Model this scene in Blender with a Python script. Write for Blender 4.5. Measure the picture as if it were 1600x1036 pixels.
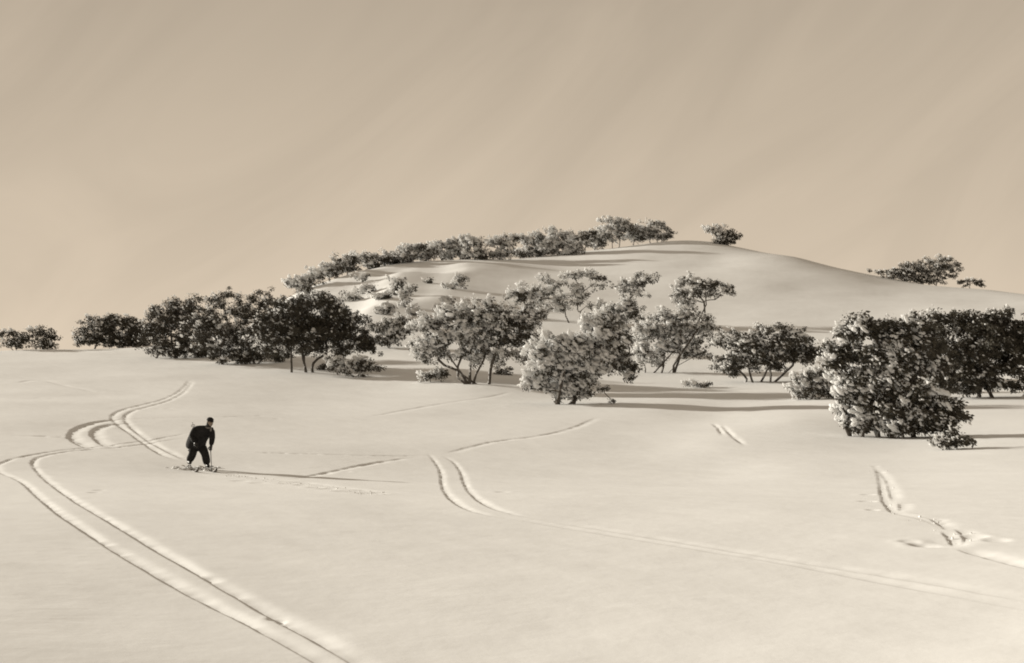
import bpy, bmesh, math, random
import numpy as np
from mathutils import Vector, Matrix

sc = bpy.context.scene
for o in list(bpy.data.objects):
    bpy.data.objects.remove(o, do_unlink=True)
COL = sc.collection
R = math.radians

# ------------------------------------------------------------------ camera
W0, H0, F = 1600.0, 1036.0, 1716.0          # photograph size and focal length in its pixels
EYE = 1.7
HOR = 570.0                                 # eye-level row
PITCH = math.atan((HOR - H0 / 2) / F)
cam_d = bpy.data.cameras.new('camera')
cam_d.sensor_width = 36.0
cam_d.lens = F / W0 * 36.0
cam_d.clip_start = 0.1
cam_d.clip_end = 20000.0
cam = bpy.data.objects.new('camera', cam_d)
COL.objects.link(cam)
cam.location = (0, 0, EYE)
cam.rotation_euler = (R(90) + PITCH, 0, 0)
sc.camera = cam

# ------------------------------------------------------------------ light
SUN_EL = R(12.8)
SUN_AZ = R(28.0)                            # beyond the left edge, this far past square-on
SUN_DIR = np.array([-math.cos(SUN_AZ) * math.cos(SUN_EL), math.sin(SUN_AZ) * math.cos(SUN_EL), math.sin(SUN_EL)])
sun_d = bpy.data.lights.new('sun', 'SUN')
sun_d.energy = 4.9
sun_d.angle = R(0.9)
sun_d.color = (1.0, 0.94, 0.825)
sun = bpy.data.objects.new('sun', sun_d)
COL.objects.link(sun)
sun.location = (-60, 40, 40)
sun.rotation_euler = Vector(-SUN_DIR).to_track_quat('-Z', 'Y').to_euler()

world = bpy.data.worlds.new('World')
sc.world = world
world.use_nodes = True
wn, wl = world.node_tree.nodes, world.node_tree.links
wn.clear()
wout = wn.new('ShaderNodeOutputWorld')
bg = wn.new('ShaderNodeBackground')
bg.inputs['Strength'].default_value = 0.069
sky = wn.new('ShaderNodeTexSky')
sky.sky_type = 'NISHITA'
sky.sun_disc = False
sky.sun_elevation = SUN_EL
sky.sun_rotation = math.atan2(SUN_DIR[0], SUN_DIR[1])
sky.altitude = 1700
sky.air_density = 1.0
sky.dust_density = 0.6
sky.ozone_density = 1.0
bw = wn.new('ShaderNodeRGBToBW')
# a thin veil of high cloud evens the sky out; the wisps are stretched noise in it
geo = wn.new('ShaderNodeTexCoord')
sep = wn.new('ShaderNodeSeparateXYZ')
veil = wn.new('ShaderNodeMath'); veil.operation = 'MULTIPLY_ADD'
veil.inputs[1].default_value = 0.02        # share of the clear sky's own gradient
veil.inputs[2].default_value = 4.95
mapn = wn.new('ShaderNodeMapping'); mapn.vector_type = 'TEXTURE'
mapn.inputs['Rotation'].default_value = (R(0), R(-42), R(0))
mapn.inputs['Scale'].default_value = (1.0, 0.8, 0.28)
nz = wn.new('ShaderNodeTexNoise')
nz.inputs['Scale'].default_value = 2.6
nz.inputs['Detail'].default_value = 4
nz.inputs['Roughness'].default_value = 0.55
nz.inputs['Distortion'].default_value = 1.3
nr = wn.new('ShaderNodeMapRange')
nr.inputs['From Min'].default_value = 0.35
nr.inputs['From Max'].default_value = 0.75
nr.inputs['To Min'].default_value = 0.975
nr.inputs['To Max'].default_value = 1.09
mul = wn.new('ShaderNodeMath'); mul.operation = 'MULTIPLY'
tint = wn.new('ShaderNodeMixRGB'); tint.blend_type = 'MULTIPLY'; tint.inputs['Fac'].default_value = 1.0
tint.inputs['Color2'].default_value = (1.20, 1.0, 0.77, 1)
wl.new(sky.outputs['Color'], bw.inputs['Color'])
wl.new(bw.outputs['Val'], veil.inputs[0])
wl.new(geo.outputs['Generated'], mapn.inputs['Vector'])
wl.new(mapn.outputs['Vector'], nz.inputs['Vector'])
wl.new(nz.outputs['Fac'], nr.inputs['Value'])
wl.new(veil.outputs['Value'], mul.inputs[0])
wl.new(nr.outputs['Result'], mul.inputs[1])
inv_ = wn.new('ShaderNodeMath'); inv_.operation = 'SUBTRACT'; inv_.inputs[0].default_value = 1.0; inv_.use_clamp = True      # the veil is thicker towards the horizon
pw_ = wn.new('ShaderNodeMath'); pw_.operation = 'POWER'; pw_.inputs[1].default_value = 1.8
hz_ = wn.new('ShaderNodeMath'); hz_.operation = 'MULTIPLY_ADD'; hz_.inputs[1].default_value = 0.85; hz_.inputs[2].default_value = 0.42
wl.new(inv_.outputs['Value'], pw_.inputs[0]); wl.new(pw_.outputs['Value'], hz_.inputs[0])
wl.new(geo.outputs['Generated'], sep.inputs['Vector'])
wl.new(sep.outputs['Z'], inv_.inputs[1])
mul2 = wn.new('ShaderNodeMath'); mul2.operation = 'MULTIPLY'
wl.new(mul.outputs['Value'], mul2.inputs[0]); wl.new(hz_.outputs['Value'], mul2.inputs[1])
wl.new(mul2.outputs['Value'], tint.inputs['Color1'])
wl.new(tint.outputs['Color'], bg.inputs['Color'])
wl.new(bg.outputs['Background'], wout.inputs['Surface'])

sc.render.engine = 'CYCLES'
sc.view_settings.view_transform = 'Standard'
sc.view_settings.look = 'None'
sc.view_settings.exposure = 0.42
sc.view_settings.gamma = 1.0
sc.view_settings.use_curve_mapping = False
sc.cycles.max_bounces = 6
sc.cycles.diffuse_bounces = 4
sc.cycles.filter_width = 1.9
sc.cycles.use_denoising = True

# ------------------------------------------------------------------ helpers
def ray(px, row):
    x, u = (px - W0 / 2) / F, (H0 / 2 - row) / F
    c, s = math.cos(PITCH), math.sin(PITCH)
    return np.array([x, c - u * s, s + u * c])

def at(px, row, rho):
    """World point seen at a pixel of the photograph, rho metres away over the ground."""
    d = ray(px, row)
    k = rho / math.hypot(d[0], d[1])
    return np.array([d[0] * k, d[1] * k, EYE + d[2] * k])

def tag(o, label=None, cat=None, group=None, kind=None):
    if label: o['label'] = label
    if cat: o['category'] = cat
    if group: o['group'] = group
    if kind: o['kind'] = kind
    return o

def empty(name, loc):
    o = bpy.data.objects.new(name, None)
    o.empty_display_size = 0.3
    COL.objects.link(o)
    o.location = loc
    return o

def mesh_np(name, verts, faces, mats, parent=None, smooth=True, origin=None):
    """One mesh object; faces is a list of integer arrays (n, 3) or (n, 4), each with its material slot."""
    verts = np.asarray(verts, np.float32)
    if origin is not None:
        verts = verts - np.asarray(origin, np.float32)
    me = bpy.data.meshes.new(name)
    if not isinstance(faces, list): faces = [(faces, 0)]
    faces = [(np.asarray(f, np.int32), m) for f, m in faces if len(f)]
    nl = sum(f.size for f, _ in faces); nf = sum(len(f) for f, _ in faces)
    me.vertices.add(len(verts)); me.vertices.foreach_set('co', verts.ravel())
    me.loops.add(nl); me.loops.foreach_set('vertex_index', np.concatenate([f.ravel() for f, _ in faces]))
    tot = np.concatenate([np.full(len(f), f.shape[1], np.int32) for f, _ in faces])
    st = np.concatenate([[0], np.cumsum(tot)[:-1]]).astype(np.int32)
    me.polygons.add(nf); me.polygons.foreach_set('loop_start', st)
    me.polygons.foreach_set('loop_total', tot)
    me.polygons.foreach_set('material_index', np.concatenate([np.full(len(f), m, np.int32) for f, m in faces]))
    me.polygons.foreach_set('use_smooth', np.full(nf, smooth))
    me.update(calc_edges=True)
    for m in (mats if isinstance(mats, (list, tuple)) else [mats]): me.materials.append(m)
    o = bpy.data.objects.new(name, me)
    COL.objects.link(o)
    if parent is not None: o.parent = parent
    elif origin is not None: o.location = origin
    return o

def _hash(i, j, seed):
    n = (i * 374761393 + j * 668265263 + seed * 974634777) & 0xffffffff
    n = ((n ^ (n >> 13)) * 1274126177) & 0xffffffff
    return ((n ^ (n >> 16)) & 0xffff) / 65535.0

def vnoise(x, y, seed=0):
    xi, yi = np.floor(x).astype(np.int64), np.floor(y).astype(np.int64)
    fx, fy = x - xi, y - yi
    fx = fx * fx * fx * (fx * (fx * 6 - 15) + 10); fy = fy * fy * fy * (fy * (fy * 6 - 15) + 10)
    a, b = _hash(xi, yi, seed), _hash(xi + 1, yi, seed)
    c, d = _hash(xi, yi + 1, seed), _hash(xi + 1, yi + 1, seed)
    return (a + (b - a) * fx) * (1 - fy) + (c + (d - c) * fx) * fy - 0.5

# ------------------------------------------------------------------ materials
def mat(name, base, rough=0.9, var=0.0, vscale=3.0, bump=0.0, bscale=20.0, spec=0.2, dark=None):
    m = bpy.data.materials.new(name)
    m.use_nodes = True
    n, l = m.node_tree.nodes, m.node_tree.links
    p = n['Principled BSDF']
    p.inputs['Base Color'].default_value = (*base, 1)
    p.inputs['Roughness'].default_value = rough
    p.inputs['Specular IOR Level'].default_value = spec
    tc = n.new('ShaderNodeTexCoord')
    if var > 0 or dark:
        t = n.new('ShaderNodeTexNoise'); t.inputs['Scale'].default_value = vscale; t.inputs['Detail'].default_value = 4
        l.new(tc.outputs['Object'], t.inputs['Vector'])
        r = n.new('ShaderNodeValToRGB')
        lo = dark if dark else tuple(c * (1 - var) for c in base)
        hi = tuple(min(1, c * (1 + var)) for c in base)
        r.color_ramp.elements[0].position = 0.3; r.color_ramp.elements[0].color = (*lo, 1)
        r.color_ramp.elements[1].position = 0.7; r.color_ramp.elements[1].color = (*hi, 1)
        l.new(t.outputs['Fac'], r.inputs['Fac']); l.new(r.outputs['Color'], p.inputs['Base Color'])
    if bump > 0:
        t2 = n.new('ShaderNodeTexNoise'); t2.inputs['Scale'].default_value = bscale; t2.inputs['Detail'].default_value = 5
        l.new(tc.outputs['Object'], t2.inputs['Vector'])
        b = n.new('ShaderNodeBump'); b.inputs['Strength'].default_value = bump; b.inputs['Distance'].default_value = 0.02
        l.new(t2.outputs['Fac'], b.inputs['Height']); l.new(b.outputs['Normal'], p.inputs['Normal'])
    return m

M_SNOW = mat('snow_ground', (0.86, 0.86, 0.855), 0.95, var=0.02, vscale=0.35, bump=0.24, bscale=5.0, spec=0.1)
M_RIME = mat('rime_snow', (0.9, 0.9, 0.895), 0.95, bump=0.6, bscale=14, spec=0.1)
_n, _l = M_RIME.node_tree.nodes, M_RIME.node_tree.links           # light passes through loose rime
_t = _n.new('ShaderNodeBsdfTranslucent'); _t.inputs['Color'].default_value = (0.9, 0.9, 0.895, 1)
_m = _n.new('ShaderNodeMixShader'); _m.inputs['Fac'].default_value = 0.46
_l.new(_n['Principled BSDF'].outputs['BSDF'], _m.inputs[1]); _l.new(_t.outputs['BSDF'], _m.inputs[2])
_l.new(_m.outputs['Shader'], _n['Material Output'].inputs['Surface'])
M_LEAF = mat('gum_leaf', (0.062, 0.055, 0.041), 0.55, var=0.4, vscale=2.5, spec=0.3)
M_BARK = mat('gum_bark', (0.13, 0.115, 0.10), 0.85, vscale=3.0, dark=(0.05, 0.044, 0.038), bump=0.8, bscale=12)
M_WOOL = mat('dark_wool', (0.018, 0.017, 0.017), 0.9, var=0.3, vscale=14, bump=0.5, bscale=60)
M_TROUSER = mat('dark_trouser_cloth', (0.022, 0.021, 0.02), 0.9, var=0.3, vscale=9, bump=0.4, bscale=50)
M_SKIN = mat('skin', (0.26, 0.21, 0.17), 0.6, var=0.1, vscale=20)
M_LEATHER = mat('boot_leather', (0.025, 0.022, 0.02), 0.5, var=0.3, vscale=20, spec=0.4)
M_WOOD = mat('ski_wood', (0.10, 0.085, 0.07), 0.45, var=0.3, vscale=30, spec=0.4)
M_CANE = mat('pole_cane', (0.05, 0.042, 0.036), 0.5, var=0.2, vscale=30)
M_SCARF = mat('scarf_cloth', (0.16, 0.15, 0.14), 0.9, var=0.2, vscale=25)

# ------------------------------------------------------------------ terrain
# (column, row, distance): where the snow surface is seen in the photograph and how far away it lies
CP = []
def col(px, pairs):
    for row, rho in pairs:
        k = min(max((rho - 28) / 45, 0), 1)
        CP.append((px, row, rho * (1 + 0.30 * k * k * (3 - 2 * k))))
NEAR = [(1036, 6.4), (980, 7.6), (900, 10.2), (840, 13.5), (795, 17.5)]
for px in (-250, 120, 500, 850, 1200, 1550, 1850): col(px, NEAR)
col(-250, [(738, 29), (700, 37), (650, 49), (610, 66), (575, 90), (556, 120)])
col(60,   [(738, 29.5), (700, 37), (650, 49), (610, 64), (575, 84), (552, 104), (546, 116)])
col(200,  [(738, 30), (700, 37.5), (650, 50), (610, 64), (575, 82), (553, 100), (543, 114)])
col(310,  [(738, 31), (700, 38), (650, 50), (610, 63), (578, 79), (558, 95), (528, 118)])
col(455,  [(738, 31), (700, 38.5), (650, 51), (610, 64), (582, 75), (552, 92), (500, 122), (462, 146)])
col(560,  [(592, 71), (560, 86), (520, 103), (470, 128), (424, 162)])
col(640,  [(738, 31.5), (690, 41), (640, 53.5), (602, 66), (560, 84), (520, 102), (470, 126), (430, 150), (409, 172)])
col(745,  [(600, 65), (575, 76), (545, 90), (500, 110), (450, 138), (404, 180)])
col(885,  [(738, 32), (690, 41), (655, 49), (632, 56), (600, 68), (580, 76), (545, 90), (500, 108), (450, 134), (410, 166), (394, 188)])
col(1030, [(700, 39), (660, 48), (640, 53), (620, 60), (600, 68), (584, 75), (545, 89), (500, 106), (450, 131), (405, 164), (382, 198)])
col(1120, [(738, 32), (690, 40), (650, 51), (620, 60), (600, 68), (580, 76), (540, 90), (500, 105), (450, 130), (405, 163), (382, 200)])
col(1250, [(738, 31), (690, 40), (655, 48), (625, 57.5), (600, 67), (580, 75), (545, 88), (500, 104), (450, 130), (403, 175)])
col(1400, [(738, 31), (700, 39), (680, 43.5), (650, 50), (620, 58), (595, 68), (560, 82), (500, 104), (460, 128), (437, 158)])
col(1550, [(738, 30), (705, 37), (680, 43), (650, 49.5), (620, 57), (595, 67), (560, 80), (500, 102), (470, 122), (452, 146)])
col(1850, [(738, 30), (690, 40), (640, 52), (590, 68), (550, 85), (500, 110), (475, 140)])
C3 = np.array([at(*c) for c in CP])
pts_q, pts_c = [], []
def tcoord(th, rho): return np.stack([th * 2.6, np.log(rho)], -1)
for p in C3:
    th, rho = math.atan2(p[0], p[1]), math.hypot(p[0], p[1])
    pts_c.append(tcoord(np.array(th), np.array(rho))); pts_q.append((p[2] - EYE) / (rho + 8))
for px in (-250, 60, 200, 310, 455, 560, 640, 745, 885, 1030, 1120, 1250, 1400, 1550, 1850):     # back of the hill, far plateau, underfoot
    th = math.atan((px - 800) / F)
    crest = max(((p[2] - EYE), math.hypot(p[0], p[1])) for p, c in zip(C3, CP) if c[0] == px)
    for rho, z in ((crest[1] * 1.18, crest[0] - 0.6 - 0.012 * crest[1]), (crest[1] * 1.6, crest[0] * 0.75 - 7), (600, -18), (1500, -30), (4000, -60), (3.5, -1.72), (1.5, -1.70)):
        pts_c.append(tcoord(np.array(th), np.array(rho))); pts_q.append(z / (rho + 8))
PC, PQ = np.array(pts_c), np.array(pts_q)
def tps(d2): return 0.5 * d2 * np.log(d2 + 1e-12)
def pair2(a, b): return ((a[:, None, :] - b[None, :, :]) ** 2).sum(-1)
n = len(PC)
A = np.zeros((n + 3, n + 3)); A[:n, :n] = tps(pair2(PC, PC)) + np.eye(n) * 4e-4
A[:n, n] = 1; A[:n, n + 1:] = PC; A[n, :n] = 1; A[n + 1:, :n] = PC.T
WTS = np.linalg.solve(A, np.concatenate([PQ, np.zeros(3)]))
TH_LIM = R(33)
def smooth01(x):
    x = np.clip(x, 0, 1); return x * x * (3 - 2 * x)
def _tps_eval(c):
    out = np.empty(len(c))
    for i in range(0, len(c), 20000):
        s = c[i:i + 20000]
        out[i:i + 20000] = tps(pair2(s, PC)) @ WTS[:n] + WTS[n] + s @ WTS[n + 1:]
    return out
_T = np.linspace(-TH_LIM - .02, TH_LIM + .02, 150); _L = np.linspace(math.log(0.7), math.log(6500), 260)
_TT, _LL = np.meshgrid(_T, _L)
_QG = _tps_eval(tcoord(_TT, np.exp(_LL)).reshape(-1, 2)).reshape(_TT.shape)
def _cub(f):
    return (((-.5 * f + 1) * f - .5) * f, (1.5 * f - 2.5) * f * f + 1, ((-1.5 * f + 2) * f + .5) * f, (.5 * f - .5) * f * f)
def base_q(th, rho):
    """the surface through the control points, read from a table with cubic interpolation"""
    a = (np.clip(th, -TH_LIM, TH_LIM) - _T[0]) / (_T[1] - _T[0]); b = (np.log(np.clip(rho, .8, 6000)) - _L[0]) / (_L[1] - _L[0])
    i = np.clip(np.floor(a).astype(int), 1, len(_T) - 3); j = np.clip(np.floor(b).astype(int), 1, len(_L) - 3)
    wx, wy = _cub(a - i), _cub(b - j)
    out = 0
    for q in range(4):
        out = out + wy[q] * sum(wx[p] * _QG[j + q - 1, i + p - 1] for p in range(4))
    return out
def base_z(th, rho):
    z = EYE + base_q(th, rho) * (rho + 8)
    flat = -0.012 * rho
    w = smooth01((np.abs(th) - TH_LIM) / R(70))
    return z * (1 - w) + flat * w

def relief(x, y, rho):
    """Wind-packed unevenness of the snow: long swells, shorter drifts lying along the wind."""
    u, v = x * 0.82 - y * 0.57, x * 0.57 + y * 0.82
    far = smooth01((rho - 90) / 70)
    near = smooth01((rho - 3) / 6)
    z = near * 0.10 * vnoise(x / 7.5, y / 7.5, 1) + near * 0.030 * vnoise(u / 5.0, v / 1.9, 2)
    z += near * 0.013 * vnoise(u / 1.7, v / 0.6, 3) + 0.006 * vnoise(u / 0.5, v / 0.28, 4)
    z += far * (0.55 * vnoise(x / 30, y / 30, 5) + 0.16 * vnoise(x / 9.0, y / 11.0, 6))
    return z

SPURS = []      # drifts on the hill's shoulder, each with a steep lee side: (polyline, height, windward width, lee width)
def spur_z(x, y):
    z = np.zeros(np.shape(x))
    for pl, h, ww, lw in SPURS:
        d, s, side, tt = poly_dist(x, y, pl)
        w = np.where(side < 0, ww, lw)
        z += h * np.exp(-(d / w) ** 2) * smooth01(tt / 0.2) * smooth01((1 - tt) / 0.2)
    return z
def poly_dist(x, y, pl, want_sunny=False):
    """distance to a polyline, arc length, side (+ right of travel), normalised position."""
    pl = np.asarray(pl)[:, :2]
    best = np.full(np.shape(x), 1e9); sunny = np.zeros(np.shape(x)); arc = np.zeros(np.shape(x)); side = np.ones(np.shape(x))
    seg = np.linalg.norm(np.diff(pl, axis=0), axis=1); cum = np.concatenate([[0], np.cumsum(seg)])
    for i in range(len(seg)):
        a, b = pl[i], pl[i + 1]; d = (b - a) / max(seg[i], 1e-6)
        px, py = x - a[0], y - a[1]
        t = np.clip(px * d[0] + py * d[1], 0, seg[i])
        ex, ey = px - t * d[0], py - t * d[1]
        dd = np.hypot(ex, ey)
        m = dd < best
        best = np.where(m, dd, best); arc = np.where(m, cum[i] + t, arc)
        side = np.where(m, np.where(ex * d[1] - ey * d[0] > 0, 1, -1), side)
        sunny = np.where(m, ex * SUN_DIR[0] + ey * SUN_DIR[1], sunny)
    if want_sunny: return best, arc, side, arc / max(cum[-1], 1e-6), sunny
    return best, arc, side, arc / max(cum[-1], 1e-6)

def ground_z(x, y):
    x, y = np.asarray(x, float), np.asarray(y, float)
    th, rho = np.arctan2(x, y), np.hypot(x, y)
    z = base_z(th, np.maximum(rho, 0.8)) + relief(x, y, rho)
    if SPURS:
        c_ = SPURS[0][0][1]
        z = z + spur_z(x, y) + 0.75 * vnoise(x / 5.5, y / 8.0, 31) * np.exp(-(((x - c_[0] + 14) / 17) ** 2 + ((y - c_[1]) / 34) ** 2))
    return z

_RH = np.exp(np.linspace(math.log(5.0), math.log(350), 900))
def hit(px, row, rmin=5.0):
    """First place where the line of sight through a pixel meets the snow."""
    d = ray(px, row); k = 1 / math.hypot(d[0], d[1])
    x, y, z = d[0] * k * _RH, d[1] * k * _RH, EYE + d[2] * k * _RH
    g = ground_z(x, y)
    ok = np.where((g >= z) & (_RH >= rmin))[0]
    if len(ok):
        i = ok[0]
    else:                                     # just above a crest: take the crest
        i = int(np.argmax((g - EYE) / _RH * (_RH >= rmin) - 9 * (_RH < rmin)))
    return np.array([x[i], y[i], g[i]])

for pl, h, ww, lw in (([(748, 408), (728, 440), (706, 475), (690, 505)], 1.1, 13.0, 5.0),
                      ([(640, 428), (618, 452), (606, 478), (604, 500)], 1.2, 8.0, 3.4),
                      ([(590, 475), (580, 500), (585, 520)], 0.7, 6.0, 2.6)):
    SPURS.append(([hit(*p) for p in pl], h, ww, lw))

# ---- ski tracks and scuffs pressed into the snow (traced lines laid onto the ground)
def smooth_poly(pts, it=2):
    pts = np.asarray(pts, float)
    for _ in range(it):
        q = [pts[0]]
        for a, b in zip(pts[:-1], pts[1:]): q += [a * .75 + b * .25, a * .25 + b * .75]
        q.append(pts[-1]); pts = np.array(q)
    return pts
TR = []   # (name index, polyline px, half width m, depth m, rim m)
def track(name, lines, w, dep, rim=0.02):
    TR.append((name, [(l[0], l[1] * w, l[2] * dep) if isinstance(l, tuple) and len(l) == 3 else (l, w, dep) for l in lines], rim))
track('ski_track', [
    [(300, 676), (240, 687), (190, 694), (100, 703), (40, 712), (0, 723), (-10, 735), (36, 752), (60, 778), (110, 815), (170, 855), (240, 895), (310, 935), (380, 970), (435, 998), (530, 1052), (620, 1110)],
    [(300, 684), (230, 693), (190, 699), (120, 704), (65, 712), (48, 722), (58, 737), (80, 757), (120, 785), (190, 826), (280, 880), (370, 930), (440, 970), (495, 998), (580, 1048), (680, 1110)]], 0.048, 0.025)
track('ski_track', [
    [(232, 654), (190, 655), (150, 659), (120, 669), (109, 681), (120, 692), (145, 702), (160, 704)],
    [(232, 660), (190, 662), (160, 666), (145, 674), (150, 686), (165, 696), (185, 702)]], 0.14, 0.05)
track('ski_track', [
    [(296, 594), (284, 610), (258, 624), (225, 632), (190, 640), (173, 650), (178, 660), (215, 685), (250, 710), (285, 722)],
    [(300, 596), (290, 612), (262, 628), (230, 636), (202, 643), (193, 653), (201, 665), (230, 688), (275, 712), (298, 722)]], 0.08, 0.035)
track('ski_track', [
    [(668, 708), (680, 722), (690, 738), (690, 756), (699, 775), (720, 792), (750, 803), (800, 812)],
    [(690, 712), (710, 722), (722, 740), (726, 757), (738, 774), (758, 789), (795, 803), (850, 813)]], 0.045, 0.018)
track('ski_track', [
    [(770, 806), (900, 827), (1080, 857), (1250, 884), (1400, 914), (1570, 945), (1700, 970)],
    [(830, 810), (950, 829), (1150, 862), (1300, 886), (1420, 905), (1570, 932), (1700, 955)]], 0.06, 0.008)
track('ski_track', [
    [(318, 738), (350, 741), (390, 746), (450, 751), (520, 760), (600, 770), (665, 772)]], 0.12, 0.03)
track('ski_track', [
    [(10, 682), (60, 681), (110, 684), (150, 696)]], 0.2, 0.03)
track('ski_track', [
    [(185, 656), (260, 653), (340, 652), (420, 650)]], 0.10, 0.025)
track('ski_track', [
    [(335, 705), (400, 707), (460, 709), (560, 712), (640, 713), (690, 713)], [(455, 750), (510, 739), (560, 728), (620, 718), (660, 714)]], 0.10, 0.025)
track('ski_track', [
    [(690, 711), (720, 703), (770, 690), (850, 681), (900, 668), (935, 652)]], 0.12, 0.022)
track('ski_track', [
    [(575, 652), (640, 640), (700, 629), (760, 622), (800, 612)]], 0.16, 0.022)
track('ski_track', [
    [(1362, 727), (1372, 735), (1376, 750), (1379, 772), (1386, 790), (1400, 803), (1420, 806), (1455, 815), (1478, 828)],
    [(1372, 732), (1386, 748), (1393, 765), (1400, 788)], [(1410, 786), (1411, 800)],
    [(1452, 808), (1470, 816), (1486, 830)], [(1498, 826), (1508, 834), (1514, 842), (1512, 850), (1503, 852)], [(1478, 830), (1488, 842), (1498, 855)]], 0.055, 0.014)
track('ski_track', [
    [(1112, 661), (1122, 668), (1130, 682)], [(1128, 664), (1142, 680), (1165, 698)]], 0.07, 0.03)
track('ski_track', [
    [(1500, 858), (1540, 868), (1580, 879), (1640, 893)]], 0.08, 0.03)
track('ski_track', [
    [(260, 570), (300, 567), (330, 567)], [(20, 600), (60, 592), (100, 603), (160, 615)]], 0.2, 0.03)
PITS = [(1422, 847, .10), (1436, 851, .10), (1448, 853, .13), (1470, 850, .22), (1524, 838, .12), (1556, 845, .12), (1357, 773, .12), (1356, 784, .13), (1364, 797, .08), (1368, 729, .1), (1377, 738, .1),
        (405, 650, .2), (433, 655, .16), (220, 605, .15), (243, 602, .15), (188, 623, .15), (247, 639, .15), (263, 638, .2), (60, 622, .25), (82, 623, .2), (158, 612, .2), (155, 766, .1), (147, 770, .1),
        (448, 756, .18), (470, 758, .14), (492, 762, .17), (512, 764, .2), (538, 768, .2), (560, 768, .22), (582, 771, .25), (510, 740, .15), (540, 737, .15), (785, 769, .14), (1153, 642, .15), (432, 968, .06), (375, 752, .2), (403, 755, .18)]

# ---- the snow sheet: fine where the photograph looks, coarse behind
fine = np.linspace(-R(29.5), R(29.5), 760)
th_l = np.linspace(-math.pi, -R(29.5), 46)[:-1]
ths = np.concatenate([th_l, fine, -th_l[::-1]])
rhs = np.concatenate([np.array([0.8, 1.5, 2.5, 3.5, 4.5]), np.exp(np.linspace(math.log(5.3), math.log(104), 800)),
                      np.exp(np.linspace(math.log(104.6), math.log(290), 170)), np.exp(np.linspace(math.log(298), math.log(6000), 46))])
TH, RH = np.meshgrid(ths, rhs)
GX, GY = RH * np.sin(TH), RH * np.cos(TH)
GZ = ground_z(GX, GY)
# the presses go into the same sheet
NT = np.full(GX.shape, -1, int)
near_rows = rhs < 130
rng = np.random.default_rng(7)
for ti, (name, lines, rim) in enumerate(TR):
    for pl_px, w, dep in lines:
        pl = np.array([hit(*p) for p in smooth_poly(pl_px)])
        lo, hi = pl.min(0) - 1.2, pl.max(0) + 1.2
        m = (GX > lo[0]) & (GX < hi[0]) & (GY > lo[1]) & (GY < hi[1])
        idx = np.where(m)
        d, arc, side, tt, sunny = poly_dist(GX[idx], GY[idx], pl, True)
        jit = 1 + 0.5 * vnoise(arc / 0.9, arc * 0 + ti, 11) + 0.7 * vnoise(arc / 0.22, arc * 0 + ti, 12)
        L = arc.max() if len(arc) else 1
        endf = smooth01(np.minimum(tt, 1 - tt) * L / min(3.0, .3 * L) + 0.05)
        depth = dep * jit * endf
        ww = w * (1 + 0.35 * vnoise(arc / 1.3, arc * 0 + ti + 5, 13))
        # shade shaped into the groove: sun-side wall sharp, far wall rounded to mute highlight
        dz = -depth * np.where(sunny > 0, np.exp(-(d / ww) ** 8), np.exp(-(d / (2.0 * ww)) ** 2))
        dz += depth * rim * np.exp(-((d - 2.6 * ww) / (0.9 * ww)) ** 2) * (sunny < 0) * (1 + 0.8 * vnoise(GX[idx] / .18, GY[idx] / .18, 14))
        GZ[idx] += dz
        sel = d < 4.2 * w
        NT[idx[0][sel], idx[1][sel]] = ti
for px, row, w in PITS:
    p = hit(px, row)
    m = (np.abs(GX - p[0]) < w * 5) & (np.abs(GY - p[1]) < w * 6)
    e = np.hypot(GX[m] - p[0], (GY[m] - p[1]) * 0.75)
    GZ[m] += -0.015 * np.exp(-(e / w) ** 4) + 0.002 * np.exp(-((e - 1.7 * w) / (0.6 * w)) ** 2)
nr_, nc_ = GX.shape
V = np.stack([GX, GY, GZ], -1).reshape(-1, 3)
ii, jj = np.meshgrid(np.arange(nr_ - 1), np.arange(nc_), indexing='ij')
j2 = (jj + 1) % nc_
# close the ring behind the camera (first and last column are the same direction)
keep = jj < nc_ - 1
Q = np.stack([ii * nc_ + jj, ii * nc_ + j2, (ii + 1) * nc_ + j2, (ii + 1) * nc_ + jj], -1)[keep]
fid = NT[ii[keep], jj[keep]]
def submesh(q):
    used, inv = np.unique(q, return_inverse=True)
    return V[used], inv.reshape(q.shape)
core = np.concatenate([V[:nc_], [[0, 0, float(V[:nc_, 2].mean())]]])
fan = np.stack([np.arange(nc_ - 1), np.arange(1, nc_), np.full(nc_ - 1, nc_)], -1)[:, [1, 0, 2]]
gv, gq = submesh(Q[fid < 0][:, ::-1])
snow = mesh_np('snow_field', np.concatenate([gv, core]), [(gq, 0), (fan + len(gv), 0)], M_SNOW)
tag(snow, 'smooth wind-packed snow slope rising to a rounded hill', None, None, 'structure')
for ti, (name, lines, rim) in enumerate(TR):
    q = Q[fid == ti]
    if len(q):
        tv, tq = submesh(q[:, ::-1])
        mesh_np(name, tv, tq, M_SNOW, snow)

# ------------------------------------------------------------------ snow gums
def ico(sub):
    bm = bmesh.new(); bmesh.ops.create_icosphere(bm, subdivisions=sub, radius=1.0)
    v = np.array([x.co[:] for x in bm.verts]); f = np.array([[x.index for x in fc.verts] for fc in bm.faces]); bm.free()
    return v, f
ICO = {1: ico(1), 2: ico(2)}

def rot_rand(rng, n):
    q = rng.normal(size=(n, 4)); q /= np.linalg.norm(q, axis=1)[:, None]
    w, x, y, z = q.T
    return np.stack([np.stack([1 - 2 * (y * y + z * z), 2 * (x * y - z * w), 2 * (x * z + y * w)], -1),
                     np.stack([2 * (x * y + z * w), 1 - 2 * (x * x + z * z), 2 * (y * z - x * w)], -1),
                     np.stack([2 * (x * z - y * w), 2 * (y * z + x * w), 1 - 2 * (x * x + y * y)], -1)], -2)

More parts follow.
